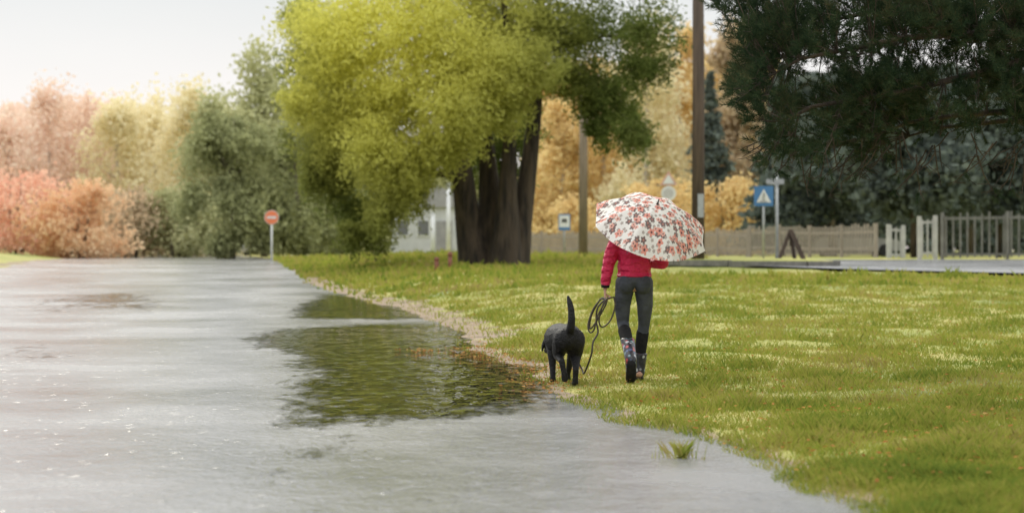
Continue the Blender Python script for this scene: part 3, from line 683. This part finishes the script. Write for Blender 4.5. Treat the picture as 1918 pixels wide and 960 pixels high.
M_jack=m
jk=MB(); jk.chain([(0,-.002,.862,.150,.118,.026),(0,-.002,.90,.138,.106,.03),(0,-.002,.94,.146,.112,.04),(0,0,.985,.134,.104,.04),(0,0,1.03,.146,.110,.05),(0,0,1.1,.150,.112,.07),(0,0,1.17,.138,.09,.05),(0,.01,1.23,.07,.065,.03)])
jk.chain([(-.135,0,1.165,.066),(-.185,-.015,1.06,.058),(-.200,-.015,1.0,.060),(-.212,-.015,.96,.051),(-.222,-.01,.90,.052),(-.230,0,.85,.044),(-.234,.008,.82,.046),(-.236,.012,.795,.038)])
jk.chain([(.135,0,1.165,.066),(.195,.01,1.06,.060),(.232,.03,.97,.056),(.175,.10,.965,.047),(.14,.135,.975,.042)])
jacket=jk.remesh('jacket',M_jack,person,.007,2)
MB().tube([(-.236,.012,.79),(-.237,.014,.765)],[.036,.033],16).build('cuff',M_blk,jacket,True)
m,nt,out=newmat('patterned_rubber'); b=N(nt,'ShaderNodeBsdfPrincipled'); co=coord(nt)
vo=N(nt,'ShaderNodeTexVoronoi'); vo.inputs['Scale'].default_value=32; nt.links.new(co,vo.inputs['Vector'])
sep=N(nt,'ShaderNodeSeparateColor'); nt.links.new(vo.outputs['Color'],sep.inputs[0])
pc=ramp(nt,sep.outputs[0],[(0,(.05,.055,.08)),(.3,(.09,.13,.26)),(.5,(.50,.09,.10)),(.62,(.48,.50,.55)),(.8,(.05,.05,.06)),(.9,(.20,.32,.36))]); 
for n_ in nt.nodes:
    if n_.type=='VALTORGB': n_.color_ramp.interpolation='CONSTANT'
nt.links.new(mixc(nt,ramp(nt,vo.outputs['Distance'],[(.35,0.),(.6,1.)]),pc,(.02,.02,.03)),b.inputs['Base Color']); b.inputs['Roughness'].default_value=.3; nt.links.new(b.outputs[0],out.inputs[0]); M_boot=m
bt=MB(); bt.chain([(-.063,-.13,.345,.062,.056,.02),(-.055,-.215,.275,.053),(-.047,-.33,.19,.049),(-.046,-.325,.145,.047),(-.045,-.28,.092,.044),(-.044,-.23,.050,.042)])
bo=bt.remesh('boot',M_boot,person,.007,3)
MB().chain([(-.046,-.373,.16,.038,.012,.03),(-.045,-.338,.095,.042,.014,.030),(-.044,-.275,.034,.044,.024,.016),(-.044,-.215,.008,.038,.03,.010)]).remesh('sole',M_blk,bo,.006,2)
bt=MB(); bt.chain([(.054,.13,.215,.063,.062,.012),(.051,.13,.13,.053),(.049,.125,.065,.049),(.050,.18,.045,.044),(.052,.25,.040,.042)])
bo=bt.remesh('boot',M_boot,person,.007,3)
MB().chain([(.049,.10,.012,.044,.036,.014),(.051,.19,.012,.044,.034,.012),(.052,.26,.012,.042,.034,.012)]).remesh('sole',M_blk,bo,.006,2)
# ---------------------------------------------------------------- umbrella
n=Vector((.22,-.52,.83)).normalized(); uc=Vector((GX+.135,GY+.02,gz+1.262))
um=empty('umbrella',uc,label='white umbrella with red and brown flower pattern held by the person',cat='umbrella')
um.rotation_euler=n.to_track_quat('Z','Y').to_euler()
RR=.495;DD=.222
m,nt,out=newmat('floral_canopy'); co=coord(nt)
cc=N(nt,'ShaderNodeVectorMath',operation='MULTIPLY'); cc.inputs[1].default_value=(1,1,0); nt.links.new(co,cc.inputs[0])
def flowers(col,scale,off,rad,sel0,sel1,color,centre):
    v=mapping(nt,cc.outputs[0],(1,1,1),(off,off*.7,0))
    vo=N(nt,'ShaderNodeTexVoronoi'); vo.voronoi_dimensions='2D'; vo.inputs['Scale'].default_value=scale; vo.inputs['Randomness'].default_value=.8
    nt.links.new(v,vo.inputs['Vector'])
    df=N(nt,'ShaderNodeVectorMath',operation='SUBTRACT'); nt.links.new(v,df.inputs[0])
    nt.links.new(vo.outputs['Position'],df.inputs[1])
    sp=N(nt,'ShaderNodeSeparateXYZ'); nt.links.new(df.outputs[0],sp.inputs[0])
    sc=N(nt,'ShaderNodeSeparateColor'); nt.links.new(vo.outputs['Color'],sc.inputs[0])
    ang=math_(nt,'ARCTAN2',sp.outputs[1],sp.outputs[0])
    pet=math_(nt,'COSINE',math_(nt,'ADD',math_(nt,'MULTIPLY',ang,5.),math_(nt,'MULTIPLY',sc.outputs[1],6.28)))
    rr=math_(nt,'MULTIPLY',math_(nt,'ADD',math_(nt,'MULTIPLY',pet,.18),.82),rad)
    d=vo.outputs['Distance']
    inside_=math_(nt,'LESS_THAN',d,rr)
    s=math_(nt,'MULTIPLY',math_(nt,'GREATER_THAN',sc.outputs[0],sel0),math_(nt,'LESS_THAN',sc.outputs[0],sel1))
    ringm=math_(nt,'GREATER_THAN',math_(nt,'FRACT',math_(nt,'MULTIPLY',d,6.5)),.68)
    cold=mixc(nt,math_(nt,'MULTIPLY',ringm,.6),color,tuple(min(1,c*.5+.32) for c in color))
    cold=mixc(nt,math_(nt,'LESS_THAN',d,rad*.26),cold,centre)
    return mixc(nt,math_(nt,'MULTIPLY',inside_,s),col,cold)
c=mixc(nt,0.,(.90,.88,.85),(.90,.88,.85))
c=flowers(c,27,.37,.38,0,.6,(.46,.41,.38),(.6,.5,.45))
c=flowers(c,17,.11,.46,0,.5,(.20,.14,.135),(.55,.25,.2))
c=flowers(c,14,.73,.46,0,.44,(.84,.34,.27),(.18,.08,.08))
c=flowers(c,20,.53,.42,.66,1,(.87,.48,.40),(.2,.1,.1))
b=N(nt,'ShaderNodeBsdfDiffuse'); t2=N(nt,'ShaderNodeBsdfTranslucent'); mx=N(nt,'ShaderNodeMixShader'); mx.inputs[0].default_value=.22
nt.links.new(c,b.inputs[0]); nt.links.new(c,t2.inputs[0]); nt.links.new(b.outputs[0],mx.inputs[1]); nt.links.new(t2.outputs[0],mx.inputs[2]); nt.links.new(mx.outputs[0],out.inputs[0])
V=[];Fc=[]; NR,NA=20,96
def domez(r): t=r/RR; return DD*(1-t**2.1)
for i in range(NR+1):
    for k in range(NA):
        th=2*math.pi*k/NA; u=(th/(math.pi/4))%1; sc_=1-(.085*math.sin(math.pi*u))*(i/NR)
        r=RR*i/NR*sc_; z=domez(RR*i/NR)-.030*math.sin(math.pi*u)*(i/NR)
        V.append((r*math.cos(th),r*math.sin(th),z))
Fc=[(i*NA+k,(i+1)*NA+k,(i+1)*NA+(k+1)%NA,i*NA+(k+1)%NA) for i in range(NR) for k in range(NA)]
me=bpy.data.meshes.new('canopy'); me.from_pydata(V,[],Fc); me.validate(); can=link('canopy',me,m,um,True)
M_dark=pmat('dark_metal',(.05,.05,.055),None,.3,metal=.6)
for k in range(8):
    th=k*math.pi/4; MB().tube([(r*math.cos(th),r*math.sin(th),domez(r)-.006) for r in np.linspace(0.01,RR+.012,9)],.0025,5).build('rib',M_dark,um)
    MB().tube([(.02*math.cos(th),.02*math.sin(th),.0),(.24*math.cos(th),.24*math.sin(th),domez(.24)-.008)],.002,5).build('stretcher',M_dark,um)
MB().tube([(0,0,DD+.05),(0,0,DD),(0,0,-.30)],.005,8).build('shaft',M_dark,um)
MB().tube([(0,0,DD+.0),(0,0,DD+.012),(0,0,DD+.04)],[.012,.008,.003],8).build('ferrule',M_dark,um)
MB().tube([(0,0,-.27),(0,0,-.40),(.0,.012,-.43),(0,.035,-.435),(0,.05,-.41)],[.013,.013,.012,.011,.010],8).build('handle',M_blk,um,True)
# ---------------------------------------------------------------- dog
DX,DY=X(1066,15.9),15.9; yaw=math.radians(5); dz=max(0,ground(DX,DY))+.002
dog=empty('dog',(DX,DY,dz),yaw,'black short haired dog walking away with its tail raised','dog')
M_dog=pmat('black_fur',(.004,.004,.005),(.013,.0125,.013),.5,30,.8,70,spec=.3)
d=MB()
d.chain([(0,-.01,.385,.100,.078,.096),(0,.08,.39,.112,.09,.104),(-.005,.2,.385,.114,.09,.100),(-.015,.34,.36,.136,.1,.120),(-.025,.46,.355,.134,.1,.130),(-.03,.53,.35,.092,.08,.105),(-.04,.62,.33,.070),(-.055,.68,.305,.062)],.3)
d.chain([(-.065,.71,.295,.066,.072,.060),(-.078,.79,.26,.041,.05,.037),(-.086,.85,.24,.030,.034,.028)])
for e_,s in(((-.140,.69,.285),1),((.010,.72,.295),-1)): d.chain([(e_[0]+.02*s,e_[1],e_[2]+.045,.018,.026,.018),(e_[0],e_[1],e_[2],.011,.028,.032),(e_[0]-.004*s,e_[1],e_[2]-.03,.009,.02,.02)])
d.chain([(.058,.02,.36,.076,.09,.095),(.062,.07,.27,.060,.070,.065),(.060,.075,.225,.048,.055,.045),(.052,-.02,.165,.030,.034,.027),(.046,-.07,.135,.026),(.044,-.055,.06,.023),(.044,-.045,.028,.027,.028,.022),(.044,-.005,.018,.030,.034,.017)])
d.chain([(-.058,.02,.36,.076,.09,.095),(-.068,.10,.28,.060,.066,.065),(-.070,.14,.24,.046,.05,.045),(-.068,.03,.21,.030,.034,.027),(-.066,-.06,.20,.026),(-.052,-.06,.125,.023),(-.044,-.06,.09,.027,.022,.028),(-.042,-.06,.060,.029,.017,.030)])
d.chain([(.078,.48,.32,.055,.07,.08),(.076,.44,.24,.040,.045,.04),(.062,.50,.14,.028),(.052,.54,.06,.023),(.052,.555,.022,.028,.034,.018)])
d.chain([(-.090,.48,.32,.055,.07,.08),(-.092,.42,.235,.040,.045,.04),(-.090,.40,.13,.028),(-.090,.37,.05,.023),(-.090,.38,.020,.028,.034,.018)])
d.chain([(0,-.06,.435,.038),(.002,-.105,.475,.034),(.006,-.12,.53,.031),(.004,-.115,.60,.028),(-.006,-.10,.66,.024),(-.018,-.085,.71,.013)],.3)
d.remesh('body',M_dog,dog,.0075,2)
M_col=pmat('collar_strap',(.06,.045,.03),None,.6)
ring=MB(); P=[]
for k in range(25):
    a=2*math.pi*k/24; P.append((-.038+.082*math.cos(a),.60+.02*math.sin(a),.335+.088*math.sin(a)))
ring.tube(P,.009,6).build('collar',M_col,dog)
M_lead=pmat('leash_webbing',(.045,.036,.025),(.07,.055,.038),.7,40)
hd=Vector((GX+LH[0]+.02,GY+LH[1]+.01,gz+LH[2]-.06))
R3=Matrix.Rotation(yaw,3,'Z'); colp=Vector((DX,DY,dz))+R3@Vector((.046,.60,.32))
ls=empty('leash',hd,label='dark looped leash hanging from the hand down to the dog',cat='leash')
def L(px,py,Y): return W(px,py,Y)-hd
def smoothpts(P,k=8):
    out=[];n_=len(P)
    for i in range(n_-1):
        p0,p1,p2,p3=P[max(i-1,0)],P[i],P[i+1],P[min(i+2,n_-1)]
        for j in range(k):
            t=j/k; out.append(.5*((2*p1)+(-p0+p2)*t+(2*p0-5*p1+4*p2-p3)*t*t+(-p0+3*p1-3*p2+p3)*t**3))
    return out+[P[-1]]
lp=[Vector((0,0,0)),L(1120,575,16.3),L(1117,600,16.3),L(1120,622,16.25),L(1111,640,16.2),L(1108,662,16.15),L(1099,688,16.2),L(1093,699,16.3),L(1088,687,16.45),colp-hd]
MB().tube(smoothpts(lp),.0075,6).build('strap',M_lead,ls)
for pl in ([(1150,556),(1152,574),(1143,600),(1128,612),(1122,600),(1128,574),(1136,560)],[(1128,557),(1112,577),(1102,605),(1104,621),(1112,618),(1120,590),(1134,563)],[(1124,560),(1108,590),(1105,615),(1118,600),(1137,563)]):
    q=[L(a,b_,16.3-.02*i) for i,(a,b_) in enumerate(pl)]
    MB().tube(smoothpts(q+[q[0]]),.0065,6).build('loop',M_lead,ls)
# ---------------------------------------------------------------- world, light, camera
w=bpy.data.worlds.new('World'); bpy.context.scene.world=w; w.use_nodes=True; nt=w.node_tree; nt.nodes.clear()
out=nt.nodes.new('ShaderNodeOutputWorld')
SE,SA=math.radians(38),math.radians(-22)
sky=nt.nodes.new('ShaderNodeTexSky'); sky.sky_type='NISHITA'; sky.sun_disc=False; sky.sun_elevation=SE; sky.sun_rotation=SA
bg=nt.nodes.new('ShaderNodeBackground'); bg.inputs[1].default_value=.1; nt.links.new(sky.outputs[0],bg.inputs[0])
tc=nt.nodes.new('ShaderNodeTexCoord'); sp=nt.nodes.new('ShaderNodeSeparateXYZ'); nt.links.new(tc.outputs['Generated'],sp.inputs[0])
col=ramp(nt,sp.outputs[2],[(0,(1.05,.93,.88)),(.06,(1.06,1.0,.97)),(.13,(.82,.84,.84)),(.4,(1.2,1.2,1.19)),(1,(2.5,2.5,2.42))])
cl=noise(nt,mapping(nt,tc.outputs['Generated'],(1,1,3)),2.2,5,.55)
col=mixc(nt,.16,col,ramp(nt,cl,[(.3,(.62,.65,.66)),(.7,(1.15,1.14,1.12))]))
b2=nt.nodes.new('ShaderNodeBackground'); nt.links.new(col,b2.inputs[0]); b2.inputs[1].default_value=1.0
mx=nt.nodes.new('ShaderNodeMixShader'); mx.inputs[0].default_value=.96; nt.links.new(bg.outputs[0],mx.inputs[1]); nt.links.new(b2.outputs[0],mx.inputs[2]); nt.links.new(mx.outputs[0],out.inputs[0])
sl=bpy.data.lights.new('sun','SUN'); sl.energy=1.5; sl.angle=math.radians(14); sl.color=(1,.94,.80); so=bpy.data.objects.new('sun',sl); C.objects.link(so)
dv=Vector((math.sin(SA)*math.cos(SE),math.cos(SA)*math.cos(SE),math.sin(SE))); so.rotation_euler=dv.to_track_quat('Z','Y').to_euler()
cd=bpy.data.cameras.new('camera'); cam=bpy.data.objects.new('camera',cd); C.objects.link(cam); bpy.context.scene.camera=cam
cam.location=(0,0,H); cam.rotation_euler=(math.pi/2,0,0); cd.sensor_width=36; cd.lens=F*36/1918; cd.shift_y=-12/1918; cd.clip_end=3000; cd.clip_start=.1
cd.dof.use_dof=True; cd.dof.focus_distance=16.2; cd.dof.aperture_fstop=2.2
vs=bpy.context.scene.view_settings; vs.view_transform='Standard'; vs.look='None'; vs.exposure=0
